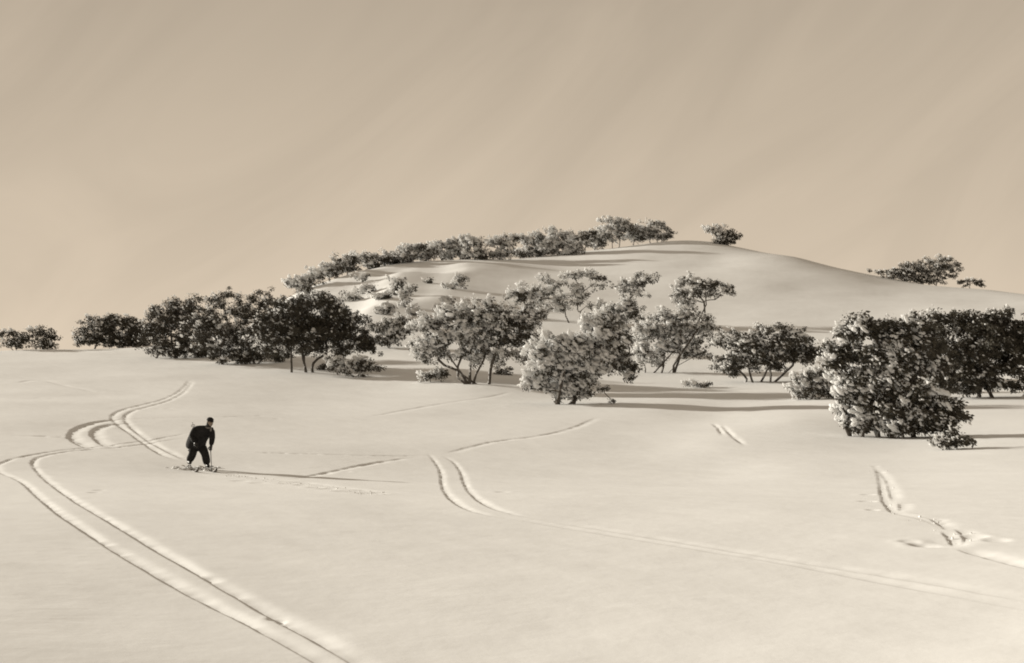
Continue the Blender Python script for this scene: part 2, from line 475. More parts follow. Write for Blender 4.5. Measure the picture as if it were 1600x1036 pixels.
def lumps(rng, cen, size, axis=None, sub=1, elong=1.7):
    """Snow lumps: uneven little bodies, optionally stretched along an axis."""
    v, f = ICO[sub]; n = len(cen)
    if n == 0: return np.zeros((0, 3)), np.zeros((0, 3), int)
    size = np.broadcast_to(size, (n,))
    sc_ = np.stack([size * rng.uniform(.7, 1.1, n), size * rng.uniform(.55, .9, n), size * rng.uniform(1.0, elong, n)], -1)
    if axis is None:
        Rm = rot_rand(rng, n)
    else:
        a = axis / np.maximum(np.linalg.norm(axis, axis=1)[:, None], 1e-6)
        h = np.cross(a, rng.normal(size=(n, 3))); h /= np.linalg.norm(h, axis=1)[:, None]
        Rm = np.stack([h, np.cross(a, h), a], -1)
    jit = rng.uniform(0.72, 1.25, (n, len(v), 1))
    P = (v[None] * jit) * sc_[:, None, :]
    P = np.einsum('nij,nkj->nki', Rm, P) + cen[:, None, :]
    Fc = f[None] + (np.arange(n) * len(v))[:, None, None]
    return P.reshape(-1, 3), Fc.reshape(-1, 3)

def blades(rng, base, d, ln, wd):
    """Leaf blades: pointed, slightly folded faces."""
    n = len(base)
    if n == 0: return np.zeros((0, 3)), np.zeros((0, 4), int)
    d = d / np.maximum(np.linalg.norm(d, axis=1)[:, None], 1e-6)
    s = np.cross(d, rng.normal(size=(n, 3))); s /= np.maximum(np.linalg.norm(s, axis=1)[:, None], 1e-6)
    u = np.cross(s, d)
    m = base + d * (ln * 0.45)[:, None]
    tip = base + d * ln[:, None] - np.array([0, 0, 1]) * (ln * 0.12)[:, None]
    P = np.stack([base, m + s * wd[:, None] + u * (wd * .3)[:, None], tip, m - s * wd[:, None] + u * (wd * .3)[:, None]], 1)
    Fc = np.arange(4 * n).reshape(n, 4)
    return P.reshape(-1, 3), Fc

def tubes(edges, pos, rad, sides):
    a, b = pos[edges[:, 0]], pos[edges[:, 1]]
    d = b - a; L = np.linalg.norm(d, axis=1)[:, None]; d = d / np.maximum(L, 1e-6)
    ref = np.where(np.abs(d[:, 2:3]) > .9, np.array([[1., 0, 0]]), np.array([[0., 0, 1.]]))
    h = np.cross(d, ref); h /= np.linalg.norm(h, axis=1)[:, None]; k = np.cross(d, h)
    ang = np.arange(sides) * 2 * math.pi / sides
    ring = np.cos(ang)[None, :, None] * h[:, None] + np.sin(ang)[None, :, None] * k[:, None]
    ra, rb = rad[edges[:, 0]], rad[edges[:, 1]]
    A_ = (a - d * ra[:, None] * .3)[:, None] + ring * ra[:, None, None]; B_ = (b + d * rb[:, None] * .3)[:, None] + ring * rb[:, None, None]
    P = np.concatenate([A_, B_], 1)
    n = len(edges); j = np.arange(sides); jn = (j + 1) % sides
    f = np.stack([j, jn, jn + sides, j + sides], -1)
    Fc = f[None] + (np.arange(n) * 2 * sides)[:, None, None]
    return P.reshape(-1, 3), Fc.reshape(-1, 4)

def cat_mesh(parts):
    vs, fs, o = [], [], 0
    for v, f in parts:
        if len(v): vs.append(v); fs.append(f + o); o += len(v)
    if not vs: return np.zeros((0, 3)), []
    tri = [f for f in fs if f.shape[1] == 3]; quad = [f for f in fs if f.shape[1] == 4]
    return np.concatenate(vs), [(np.concatenate(g), 0) for g in (tri, quad) if g]

def gum(name, label, group, base, lobes, seed, cat='tree', rho=None, clusters=None, snow_amt=1.0, left=0.5, dark=1.0, stems=None,
        tuft=0.30, leaf=0.13, sub=1, nleaf=34, lean=0.0, thick=0.7, limb=1.0, stem_r=1.0, maxr=0.12, lump=1.0, loose_f=0.34, low=0.0, twist=0.12):
    """A snow gum: stems out of the snow, limbs, leaf tufts through the lobes of the crown, and wind-blown rime on them.
    base and lobes are read off the photograph and carried to the tree's own distance."""
    tuft *= 1.25; leaf *= 1.25
    rng = np.random.default_rng(seed)
    g = hit(*base) if rho is None else None
    if g is None:
        p = at(base[0], base[1], rho); g = np.array([p[0], p[1], float(ground_z(p[0], p[1]))])
    D = math.hypot(g[0], g[1]); pxm = D / F
    th0 = math.atan2(g[0], g[1])
    right = np.array([math.cos(th0), -math.sin(th0), 0]); away = np.array([math.sin(th0), math.cos(th0), 0]); up = np.array([0, 0, 1.])
    L = []
    for lb in lobes:
        px, row, rx, ry = lb[:4]; dy = lb[4] if len(lb) > 4 else 0.0
        c = at(px, row, D) + away * (dy + rng.normal() * 0.25)
        L.append((c, rx * pxm, ry * pxm))
    area = sum(math.pi * a * b for _, a, b in L)
    n = int((clusters or area / (tuft * tuft) * 1.15) * 1.25)
    cen, sub_r = [], []
    wts = np.array([a * b for _, a, b in L]); wts /= wts.sum()
    for li, k in enumerate(rng.multinomial(n, wts)):
        if k == 0: continue
        c, a, b = L[li]
        m = max(2, int(round(k / 8)))                     # lens-shaped sprays of foliage, swept to the lee, with gaps between them
        v = rng.normal(size=(m, 3)); v /= np.linalg.norm(v, axis=1)[:, None]
        v *= rng.uniform(0.10, 1.08, (m, 1)) ** 0.5
        w = rng.integers(m, size=k)
        sr = 0.46 / m ** 0.33 * rng.uniform(.7, 1.3, (m, 1))[w]
        e = np.clip(rng.normal(size=(k, 3)), -1.6, 1.6) * sr
        ra_ = a / max(b, 1e-3)
        e = e * np.array([1.25, 1.1, .55])
        e[:, 2] -= 0.42 * e[:, 0] * rng.uniform(.4, 1, k) * ra_ * .5
        v = v[w] + e
        loose = rng.uniform(size=k) < loose_f
        q = rng.normal(size=(k, 3)); q /= np.linalg.norm(q, axis=1)[:, None]
        v = np.where(loose[:, None], q * rng.uniform(.2, 1.0, (k, 1)) ** .5, v)
        cen.append(c + right * (v[:, :1] * a) + up * (v[:, 2:] * b) + away * (v[:, 1:2] * max(a, b) * thick))
        sub_r.append(np.where(loose, 0, rng.normal(size=m)[w]))
    cen = np.concatenate(cen); sub_r = np.concatenate(sub_r)
    amp = 0.05 * math.sqrt(area)
    cen = cen + right * (vnoise(cen[:, 0] / 1.3 + seed, cen[:, 2] / .9, 21) * amp)[:, None] * 1.5 + up * (vnoise(cen[:, 0] / .9, cen[:, 2] / 1.1 + seed, 22) * amp)[:, None] * 1.3
    gz = ground_z(cen[:, 0], cen[:, 1])
    ok = cen[:, 2] > gz + 0.10; cen = cen[ok]; sub_r = sub_r[ok]
    # ---- skeleton
    nodes, par = [], []
    stems = stems or [(base[0], base[1])]
    roots = []
    tops = sorted(range(len(L)), key=lambda i: -L[i][1] * L[i][2])
    for si, s in enumerate(stems):
        b = g + right * (s[0] - base[0]) * pxm + away * rng.normal() * 0.15
        b[2] = float(ground_z(b[0], b[1])) - 0.25
        roots.append(len(nodes)); nodes.append(b); par.append(-1)
    def grow(a_i, target, nseg, wob):
        a = nodes[a_i]; cur = a_i
        ln = np.linalg.norm(target - a)
        bend = rng.normal(size=3) * wob * ln; bend2 = rng.normal(size=3) * wob * .5 * ln
        for t in np.linspace(0, 1, nseg + 1)[1:]:
            p = a + (target - a) * t + bend * math.sin(math.pi * t) + bend2 * math.sin(2 * math.pi * t) + up * 0.10 * ln * math.sin(math.pi * t) * .5 + rng.normal(size=3) * ln * 0.012
            nodes.append(p); par.append(cur); cur = len(nodes) - 1
        return cur
    for k, i in enumerate(tops):
        c, a, b = L[i]
        r = min(roots, key=lambda q: np.linalg.norm((nodes[q] - c)[:2]) + rng.uniform(0, .5))
        tgt = c - up * b * 0.25 + rng.normal(size=3) * 0.1
        dist = [(np.linalg.norm(np.array(nodes[q]) - tgt) + (0.6 * max(0, nodes[q][2] - tgt[2] + .3)), q) for q in range(len(nodes))]
        src = r if k < len(roots) else min(dist)[1]
        grow(src, tgt, 7, twist)
    for r in roots:
        if not any(p == r for p in par):
            grow(r, cen[rng.integers(len(cen))], 4, 0.07)
    nb = max(3, len(cen) // 16)
    ctr = cen.mean(0); outer = cen[rng.permutation(len(cen))[:nb]]
    for c in outer:
        dv = c - ctr; dv /= max(np.linalg.norm(dv), 1e-3)
        cen_x = c + dv * rng.uniform(.25, .6) * tuft * 2.2 + up * rng.uniform(0, .3) * tuft
        cen = np.vstack([cen, cen_x]); sub_r = np.append(sub_r, rng.normal() * .5)
    order = np.argsort([min(np.linalg.norm(np.array(nodes) - c, axis=1)) for c in cen])
    tips = []
    for ci in order:
        c = cen[ci]; N = np.array(nodes)
        dv = c - N; dd = np.linalg.norm(dv, axis=1)
        cost = dd + 0.5 * np.maximum(0, -dv[:, 2]) + np.where(np.array(par) < 0, 1.5, 0)
        src = int(np.argmin(cost))
        if dd[src] < 0.08: tips.append(src); continue
        tips.append(grow(src, c, 2 if dd[src] > 0.5 else 1, 0.08))
    N = np.array(nodes); P_ = np.array(par)
    cnt = np.zeros(len(N)); cnt[tips] += 1
    for i in range(len(N) - 1, -1, -1):
        if P_[i] >= 0: cnt[P_[i]] += max(cnt[i], .3)
    rad = 0.011 * limb * np.maximum(cnt, 1) ** 0.47
    rad = maxr * np.tanh(rad / maxr)
    for r in roots: rad[r] *= 1.3
    E = np.array([(P_[i], i) for i in range(len(N)) if P_[i] >= 0])
    er = np.minimum(rad[E[:, 0]], 9); thr = 0.032 * limb
    root = empty(name, g)
    tag(root, label, cat, group)
    big = rad[E[:, 1]] > thr
    ra = rad.copy(); ra[[int(q) for q in roots]] *= stem_r
    own = np.arange(len(N))                                # which stem each piece of wood belongs to
    for i in range(len(N)):
        if P_[i] >= 0: own[i] = own[P_[i]]
    for r in roots:
        m = big & (own[E[:, 1]] == r)
        if m.any():
            v, f = tubes(E[m], N, ra, 7); mesh_np('trunk', v - g, f, M_BARK, root)
    if (~big).any():
        v, f = tubes(E[~big], N, np.minimum(ra, thr * 1.2), 4); tag(mesh_np('branches', v - g, f, M_BARK, root), kind='stuff')
    # ---- leaf tufts
    nt = len(cen)
    ext = cen.max(0) - cen.min(0)
    proj = (cen - g) @ right; pl = (proj - proj.min()) / max(np.ptp(proj), 1e-3)     # 0 left, 1 right
    hz = (cen[:, 2] - cen[:, 2].min()) / max(np.ptp(cen[:, 2]), 1e-3)
    patch = vnoise(cen[:, 0] / 1.1 + seed, cen[:, 2] / .8 + cen[:, 1] / 1.4, 3) * 2
    rime = np.clip(snow_amt * (0.62 + left * (0.5 - pl) * 1.5 + 0.18 * patch + 0.46 * sub_r + low * (.5 - hz) + 0.1 * (hz - .5)), 0.02, 1.35)
    k = int(nleaf * 1.3)
    c = np.repeat(cen, k, 0); rr = np.repeat(rime, k)
    d = rng.normal(size=(nt * k, 3)); d /= np.linalg.norm(d, axis=1)[:, None]
    rad_t = tuft * rng.uniform(.7, 1.25, nt)
    off = d * (np.repeat(rad_t, k) * rng.uniform(0, .85, nt * k) ** .6)[:, None] * np.array([1.15, 1.15, .72])
    off = off + (right * .22 + away * .30 - up * .12) * (np.repeat(rad_t, k) * np.clip(rr, 0, 1))[:, None]
    dirn = d * .6 + right * 0.62 + np.array([0, 0, -.30]) + rng.normal(size=(nt * k, 3)) * .35
    ln = .82 * leaf * rng.uniform(.5, 1.4, nt * k); wd = ln * rng.uniform(.19, .31, nt * k)
    frosted = rng.uniform(size=nt * k) < np.clip(rr * .15 - .03, 0, .5)
    keepd = ~frosted & (rng.uniform(size=nt * k) < dark)
    v, f = blades(rng, (c + off)[keepd], dirn[keepd], ln[keepd], wd[keepd])
    crown = tag(mesh_np('crown', v - g, f, M_LEAF, root, smooth=False), kind='stuff')
    # ---- rime: coats leaves, sits on tufts on the windward side and along the limbs
    parts = [blades(rng, (c + off)[frosted] + np.array([0, 0, .01]), dirn[frosted], ln[frosted] * 1.05, wd[frosted] * 1.25)]
    nl = rng.poisson(np.clip(rime * 5.0, 0, 10))
    ci = np.repeat(np.arange(nt), nl); m = len(ci)
    wind = -right * 0.55 - away * 0.45 + up * 0.62
    dd = rng.normal(size=(m, 3)) * .52 + wind; dd /= np.linalg.norm(dd, axis=1)[:, None]
    lc = cen[ci] + dd * (rad_t[ci] * rng.uniform(.70, 1.15, m))[:, None]
    ax = right * 0.8 - up * .55 + rng.normal(size=(m, 3)) * .42
    parts.append(lumps(rng, lc, lump * tuft * rng.uniform(.10, .27, m) * np.where(rng.uniform(size=m) < .16, rng.uniform(1.5, 2.1, m), 1.0) * (0.75 + .4 * np.clip(rime[ci], 0, 1)), ax, sub, 2.5))
    lim = np.where(rad[E[:, 1]] > 0.016)[0]
    if len(lim):
        e = lim[rng.integers(len(lim), size=int(len(lim) * 3.0 * min(max(snow_amt, .6), 1)))]
        t = rng.uniform(0, 1, (len(e), 1)); pp = N[E[e, 0]] * (1 - t) + N[E[e, 1]] * t
        rw = rad[E[e, 1]]
        pp = pp + wind * (rw * .8)[:, None]
        parts.append(lumps(rng, pp, np.clip(rw * 1.0, .03, .09) * rng.uniform(.7, 1.2, len(e)), N[E[e, 1]] - N[E[e, 0]], sub, 2.6))
    vv, ff = cat_mesh(parts)
    if len(vv): tag(mesh_np('rime_crust', vv - g, ff, M_RIME, crown), kind='stuff')
    return root

GM = 'snow gums at the foot of the hill'
GL = 'dark snow gums of the left-hand clump'
GR = 'snow gums along the ridge'
GS = 'rimed shrubs poking through the snow'
GH = 'small rimed shrubs on the hill face'
# ---- the left-hand clump
gum('snow_gum', 'small dark snow gum at the far left edge, alone on the crest', None, (56, 546),
    [(20, 527, 26, 13), (52, 524, 24, 12), (74, 528, 13, 10), (30, 538, 26, 7), (66, 538, 16, 6)], 11, clusters=90, snow_amt=.30, stems=[(30, 546), (58, 546), (76, 546)], tuft=.42, leaf=.22, nleaf=30)
gum('snow_gum', 'low dark snow gum at the left end of the long clump on the crest', GL, (175, 544),
    [(150, 518, 28, 20), (195, 516, 32, 21), (133, 531, 15, 11), (180, 532, 40, 10), (215, 530, 26, 14), (165, 508, 34, 12), (205, 508, 24, 12), (200, 538, 36, 7), (222, 522, 26, 20), (185, 525, 50, 16)], 12, clusters=420, loose_f=.5, snow_amt=.35, left=.9, stems=[(150, 545), (190, 545), (215, 546)], tuft=.38, leaf=.20, nleaf=40)
gum('snow_gum', 'dark snow gum with domed crown, second from left in the long clump', GL, (272, 560),
    [(270, 488, 38, 22), (245, 505, 30, 20), (295, 512, 42, 26), (262, 530, 40, 20), (310, 540, 34, 18), (285, 478, 24, 12), (265, 547, 36, 9), (300, 555, 30, 7)], 13, clusters=430, loose_f=.6, snow_amt=.30, left=.2, stems=[(245, 558), (275, 560), (320, 563)], tuft=.34, leaf=.17, nleaf=40)
gum('snow_gum', 'snow-flecked gum with low drooping branches, beside the tall dark dome tree', GL, (375, 569),
    [(345, 472, 34, 15), (405, 470, 28, 14), (360, 500, 44, 26), (400, 505, 36, 26), (340, 532, 36, 24), (385, 540, 40, 22), (320, 500, 26, 22), (420, 548, 26, 16), (350, 553, 34, 10), (390, 558, 30, 8), (440, 558, 20, 8)], 14, clusters=520, loose_f=.6, snow_amt=.40, left=.3, stems=[(350, 567), (376, 570), (398, 569)], tuft=.33, leaf=.16, nleaf=38)
gum('snow_gum', 'big dark domed snow gum with one pale bare trunk, right end of long clump', GL, (456, 582),
    [(485, 478, 46, 26), (450, 492, 40, 26), (530, 498, 42, 26), (480, 520, 60, 26), (545, 522, 44, 24), (440, 525, 34, 24), (510, 545, 52, 14), (575, 528, 22, 15), (420, 512, 22, 24), (565, 548, 24, 8), (430, 548, 26, 10), (510, 525, 50, 34), (470, 500, 46, 34), (500, 470, 26, 16)], 15, clusters=900, loose_f=.6, snow_amt=.27, left=.25, dark=1., stems=[(456, 582), (488, 575), (478, 574)], tuft=.31, leaf=.15, nleaf=46, sub=1, stem_r=1.1)
# ---- trees at the foot of the hill
gum('snow_gum', 'wide snow gum with several forked dark trunks meeting at its foot', GM, (747, 600),
    [(665, 515, 34, 36), (700, 500, 36, 26), (735, 520, 44, 38), (780, 505, 42, 32), (770, 478, 44, 18), (815, 515, 36, 26), (825, 468, 28, 20), (840, 487, 24, 16), (680, 545, 28, 18), (800, 545, 36, 16), (740, 548, 30, 20), (660, 545, 24, 20), (770, 560, 28, 14)], 21,
    dark=.82, clusters=620, snow_amt=1.65, left=.5, stems=[(738, 601), (750, 600), (762, 600), (733, 599)], tuft=.27, leaf=.14, nleaf=36, sub=1, stem_r=1.25, limb=1.1)
gum('snow_gum', 'squat snow gum thick with white rime on its left half, nearest the centre', GM, (886, 632),
    [(850, 575, 26, 36), (880, 555, 34, 34), (915, 560, 32, 36), (940, 525, 36, 28), (900, 590, 32, 26), (955, 560, 30, 22), (975, 575, 20, 13), (850, 545, 24, 18), (930, 500, 28, 18), (985, 590, 6, 12), (842, 600, 18, 16), (865, 612, 16, 12), (905, 612, 18, 10)], 22,
    dark=.82, clusters=560, snow_amt=2.0, left=.9, stems=[(886, 632), (870, 628), (893, 632)], tuft=.24, leaf=.13, nleaf=32, sub=2, stem_r=1.3, limb=1.1)
gum('snow_gum', 'open snow gum on the slope above the wide forked tree', GM, (905, 505),
    [(870, 437, 24, 14), (900, 430, 24, 10), (930, 440, 22, 14), (905, 462, 22, 16), (880, 472, 20, 18), (930, 475, 14, 10), (845, 458, 22, 14), (850, 480, 18, 12)], 23,
    dark=.82, clusters=150, snow_amt=1.7, left=.6, stems=[(905, 505), (890, 503)], tuft=.34, leaf=.19, nleaf=30)
gum('snow_gum', 'slender snow gum with a small high tuft behind the squat rimed tree', GM, (968, 556),
    [(1000, 438, 22, 14), (985, 452, 20, 12), (985, 478, 18, 14), (965, 490, 26, 18), (948, 500, 22, 14), (1000, 490, 14, 14), (975, 520, 24, 18)], 24,
    dark=.82, clusters=230, snow_amt=1.4, left=.7, stems=[(968, 556), (985, 556)], tuft=.29, leaf=.16, nleaf=34)
gum('snow_gum', 'vase-shaped snow gum with many upright stems and a crown hooked right', GM, (1030, 583),
    [(1085, 450, 34, 14), (1125, 452, 19, 13), (1075, 468, 26, 12), (1075, 500, 36, 18), (1030, 505, 26, 22), (1050, 525, 36, 22), (1100, 515, 22, 16), (1005, 530, 20, 26), (1117, 525, 10, 7), (1080, 545, 24, 18), (1025, 555, 26, 18)], 25,
    dark=.82, clusters=420, snow_amt=1.3, left=.6, stems=[(1008, 583), (1018, 584), (1027, 584), (1040, 584), (1052, 584)], tuft=.27, leaf=.15, nleaf=32, stem_r=1.0, limb=.9)
gum('snow_gum', 'low rounded dark snow gum standing between the vase-shaped tree and right-hand pair', GM, (1186, 598),
    [(1170, 545, 46, 30), (1215, 525, 32, 18), (1200, 560, 44, 22), (1140, 565, 30, 20), (1245, 548, 30, 22), (1235, 525, 18, 14), (1265, 555, 18, 16)], 26,
    clusters=420, snow_amt=.62, left=.3, stems=[(1186, 598), (1178, 596), (1165, 592), (1205, 598)], tuft=.27, leaf=.14, nleaf=44)
gum('snow_gum', 'largest dark snow gum cut by the right edge, behind the big rimed bush', None, (1545, 622),
    [(1490, 515, 44, 26), (1545, 520, 44, 32), (1520, 555, 56, 34), (1480, 560, 40, 30), (1580, 550, 40, 40), (1500, 595, 44, 22), (1610, 530, 30, 36), (1560, 595, 40, 18)], 27,
    clusters=680, lump=.8, snow_amt=.30, left=.55, stems=[(1530, 624), (1552, 624), (1580, 624)], tuft=.27, leaf=.14, nleaf=46, sub=2)
gum('snow_gum', 'big spreading snow gum flecked all over with rime, foreground right', None, (1372, 684),
    [(1332, 520, 30, 16), (1372, 510, 28, 14), (1440, 503, 26, 13), (1412, 518, 30, 14), (1304, 553, 22, 20), (1410, 538, 50, 16), (1365, 565, 50, 34), (1425, 560, 46, 32), (1362, 612, 36, 28), (1436, 618, 40, 26), (1398, 600, 34, 22), (1465, 640, 38, 22), (1345, 650, 26, 20), (1400, 650, 44, 20), (1445, 664, 32, 12), (1392, 668, 22, 9), (1345, 664, 16, 8), (1490, 640, 16, 14), (1325, 585, 22, 14), (1350, 605, 24, 26)], 28,
    clusters=920, lump=.70, loose_f=.25, low=.7, snow_amt=1.08, left=.35, stems=[(1336, 674), (1350, 676), (1372, 682), (1400, 688), (1425, 692)], tuft=.235, leaf=.13, nleaf=38, sub=2, stem_r=1.1, limb=1.0)
# ---- shrubs in the snow
shrubs = [
    ('white rimed shrub with a dark twig, right of the bare pale trunk', (560, 590), [(545, 572, 26, 13), (572, 574, 16, 14), (525, 568, 20, 9)], 31, 70, 1.5, .26),
    ('dark low branch tuft under the right side of the big domed tree', (512, 578), [(510, 572, 18, 7), (528, 566, 10, 9)], 32, 26, .5, .26),
    ('small white shrub left of the forked trunks', (672, 598), [(670, 590, 18, 8), (690, 580, 8, 10)], 33, 30, 1.6, .22),
    ('small dark shrub right of the forked trunks', (790, 586), [(788, 579, 12, 8)], 34, 22, .45, .24),
    ('low pale shrub on the shaded snow between two trees', (1098, 606), [(1088, 601, 14, 5), (1112, 603, 10, 5)], 35, 26, 1.2, .2),
    ('white rimed shrub at the left foot of the spreading right-hand gum', (1270, 624), [(1258, 605, 20, 18), (1285, 600, 20, 20), (1300, 612, 12, 8), (1265, 588, 16, 12)], 36, 110, 1.25, .23),
    ('dark twiggy shrub right of the foreground gum', (1490, 702), [(1492, 684, 20, 9), (1470, 692, 16, 7), (1508, 686, 10, 7)], 37, 34, .45, .15),
    ('low rimed scrub on the saddle between dark clump and forked tree', (612, 545), [(600, 530, 18, 9), (622, 520, 16, 10), (612, 505, 16, 8), (590, 512, 14, 8)], 38, 80, 1.2, .36),
    ('bent broken twig sticking up right of the squat rimed tree', (957, 631), [(956, 625, 3, 5), (940, 609, 9, 3)], 39, 9, .6, .16)]
for lab, b, lb, sd, k, sn, tf in shrubs:
    gum('rimed_shrub', lab, GS, b, lb, sd, cat='shrub', clusters=k, snow_amt=sn, left=.5, tuft=tf, leaf=tf * .6, nleaf=24, limb=.8)
# ---- small shrubs on the hill face
hill = [
    ('dark rimed shrub on the hill face at the edge of a shaded hollow', (612, 462), [(622, 444, 11, 10), (612, 452, 9, 9)], 41, 30, .8),
    ('thin rimed shrub in the shaded hollow, right of the dark one', (632, 482), [(640, 452, 9, 6), (632, 464, 8, 8), (630, 476, 6, 6)], 42, 22, .9),
    ('lone tiny shrub high in the shaded hollow', (667, 443), [(668, 439, 4, 3)], 43, 6, .6),
    ('string of rimed scrub down the sunlit spur', (712, 452), [(715, 440, 9, 7), (706, 450, 9, 7), (724, 432, 7, 5)], 44, 30, 1.1),
    ('pale rimed shrub on the sunlit slope above the dark dome tree', (592, 470), [(590, 461, 10, 6), (600, 468, 7, 6)], 45, 20, 1.3),
    ('tiny shrub highest on the sunlit slope below the ridge', (566, 441), [(565, 434, 7, 5)], 46, 8, 1.1),
    ('faint rimed scrub just right of the dark dome tree', (556, 470), [(556, 463, 11, 6), (545, 470, 8, 5)], 47, 18, 1.4),
    ('rimed scrub low on the hill face above the saddle', (602, 492), [(604, 482, 8, 7), (595, 488, 7, 5), (618, 487, 6, 6)], 48, 24, 1.1)]
hill += [
    ('white mound of rimed scrub midway down the lumpy left face', (645, 494), [(645, 486, 9, 6), (655, 490, 7, 4)], 94, 22, 1.6),
    ('white rimed scrub at the foot of the sunlit spur', (698, 484), [(697, 474, 8, 7), (690, 480, 7, 5)], 95, 22, 1.5),
    ('white rimed scrub between the dark dome tree and the shaded hollow', (578, 458), [(578, 450, 9, 5), (570, 455, 7, 4)], 96, 18, 1.6),
    ('lowest white rimed scrub on the lumpy left face', (628, 512), [(628, 502, 10, 6), (640, 506, 8, 5)], 97, 24, 1.5)]
for lab, b, lb, sd, k, sn in hill:
    gum('rimed_shrub', lab, GH, b, lb, sd, cat='shrub', clusters=k, snow_amt=sn * 1.5, left=.5, tuft=.40, leaf=.26, nleaf=18, limb=.9)
# ---- the ridge
ridge = [
    ('lowest of the ridge trees, just above the dark dome tree', (480, 452), [(468, 444, 16, 9), (490, 436, 15, 9)], 51, .9),
    ('feathery ridge tree leaning right, second up the left shoulder', (522, 430), [(512, 424, 18, 9), (528, 412, 14, 10)], 52, .9),
    ('dark-tipped ridge tree, third up the left shoulder', (548, 424), [(545, 408, 14, 8), (538, 417, 12, 7)], 53, .8),
    ('flat-topped ridge tree with a dark low skirt of branches', (582, 419), [(572, 402, 18, 7), (585, 411, 18, 6), (600, 405, 10, 6)], 54, .5),
    ('ridge tree with an open ring-like crown left of the bare arching branch', (634, 411), [(640, 388, 18, 8), (632, 400, 18, 9), (655, 384, 10, 6)], 55, 1.0),
    ('white-crowned ridge tree beside a bare arching branch', (698, 405), [(690, 386, 18, 9), (706, 392, 14, 9), (712, 378, 12, 5)], 56, 1.2),
    ('bushy ridge tree, left of the ridge middle', (745, 406), [(740, 384, 18, 13), (752, 396, 14, 8), (738, 372, 10, 5)], 57, .9),
    ('dark-topped bushy ridge tree at the ridge middle', (784, 406), [(778, 378, 20, 9), (790, 394, 18, 9), (802, 372, 9, 7)], 58, .7),
    ('ridge tree with two dark slanting tufts, right of the ridge middle', (824, 402), [(826, 378, 15, 9), (815, 394, 16, 8), (836, 392, 10, 8)], 59, .9),
    ('pale rimed ridge tree left of the dark-stemmed bush', (866, 400), [(868, 366, 18, 8), (862, 384, 18, 11), (880, 378, 12, 10)], 60, 1.4),
    ('dark-stemmed bush standing forward of the ridge trees', (906, 398), [(904, 378, 15, 13), (918, 368, 12, 10), (896, 388, 10, 8)], 61, .8),
    ('tallest ridge tree with a thin arched dark top', (962, 382), [(965, 350, 22, 9), (955, 366, 20, 11), (978, 358, 18, 10), (940, 364, 12, 9)], 62, 1.2),
    ('dark ridge tree at the right end of the ridge row', (1022, 378), [(1020, 356, 18, 9), (1034, 362, 16, 9), (1012, 368, 16, 8), (1040, 370, 10, 6)], 63, .7),
    ('lone flat-topped tree on the bare summit', (1128, 382), [(1112, 358, 14, 5), (1130, 365, 16, 6), (1148, 368, 10, 5), (1132, 376, 12, 5)], 64, .6)]
ridge += [
    ('low ridge tree tucked behind the flat-topped one', (612, 413), [(608, 402, 16, 7), (618, 406, 12, 6)], 65, .9),
    ('short rimed ridge tree right of the open ring-like crown', (668, 406), [(668, 392, 16, 8), (660, 400, 14, 6)], 66, 1.2),
    ('short rimed ridge tree left of the bushy one', (722, 405), [(720, 390, 14, 9), (728, 380, 12, 7)], 67, 1.1),
    ('pale ridge tree right of the two slanting tufts', (848, 400), [(848, 384, 14, 10), (842, 372, 12, 6)], 68, 1.3),
    ('ridge tree between dark-stemmed bush and tallest ridge tree', (934, 386), [(932, 368, 16, 11), (926, 378, 14, 8)], 69, .9),
    ('ridge tree filling the gap right of the tallest one', (994, 379), [(994, 362, 16, 10), (988, 370, 14, 7)], 70, 1.1)]
for lab, b, lb, sd, sn in ridge:
    hs_ = 0.85 + 0.5 * ((sd * 37) % 11) / 10                  # no two the same height
    lb = [(q[0], b[1] - (b[1] - q[1]) * (.9 + .1 * hs_), q[2] * 1.12, q[3] * hs_) for q in lb] + [(b[0], b[1] - 6, 13, 6)]
    gum('snow_gum', lab, GR, b, lb, sd, clusters=34 * len(lb), snow_amt=sn * 2.0, left=.8, dark=.72, tuft=.42, leaf=.30, nleaf=22, stems=[(b[0] - 5, b[1]), (b[0] + 5, b[1])], limb=1.1)
gum('snow_gum', 'wedge-shaped snow gum on the right skyline, tapering low to the left', None, (1440, 444),
    [(1390, 427, 22, 8), (1415, 422, 20, 13), (1445, 420, 24, 16), (1478, 412, 22, 11), (1495, 420, 11, 9), (1450, 434, 22, 8), (1470, 428, 16, 7), (1425, 434, 28, 8), (1405, 432, 22, 7)], 71, clusters=300, snow_amt=.75, left=.1, stems=[(1400, 438), (1440, 446), (1455, 447)], tuft=.34, leaf=.22, nleaf=28)
gum('rimed_shrub', 'tiny arched dark shrub at the far right of the skyline', None, (1516, 448),
    [(1522, 438, 13, 4), (1505, 444, 8, 4), (1530, 443, 5, 4)], 72, cat='shrub', clusters=30, snow_amt=.4, tuft=.28, leaf=.2, nleaf=26)

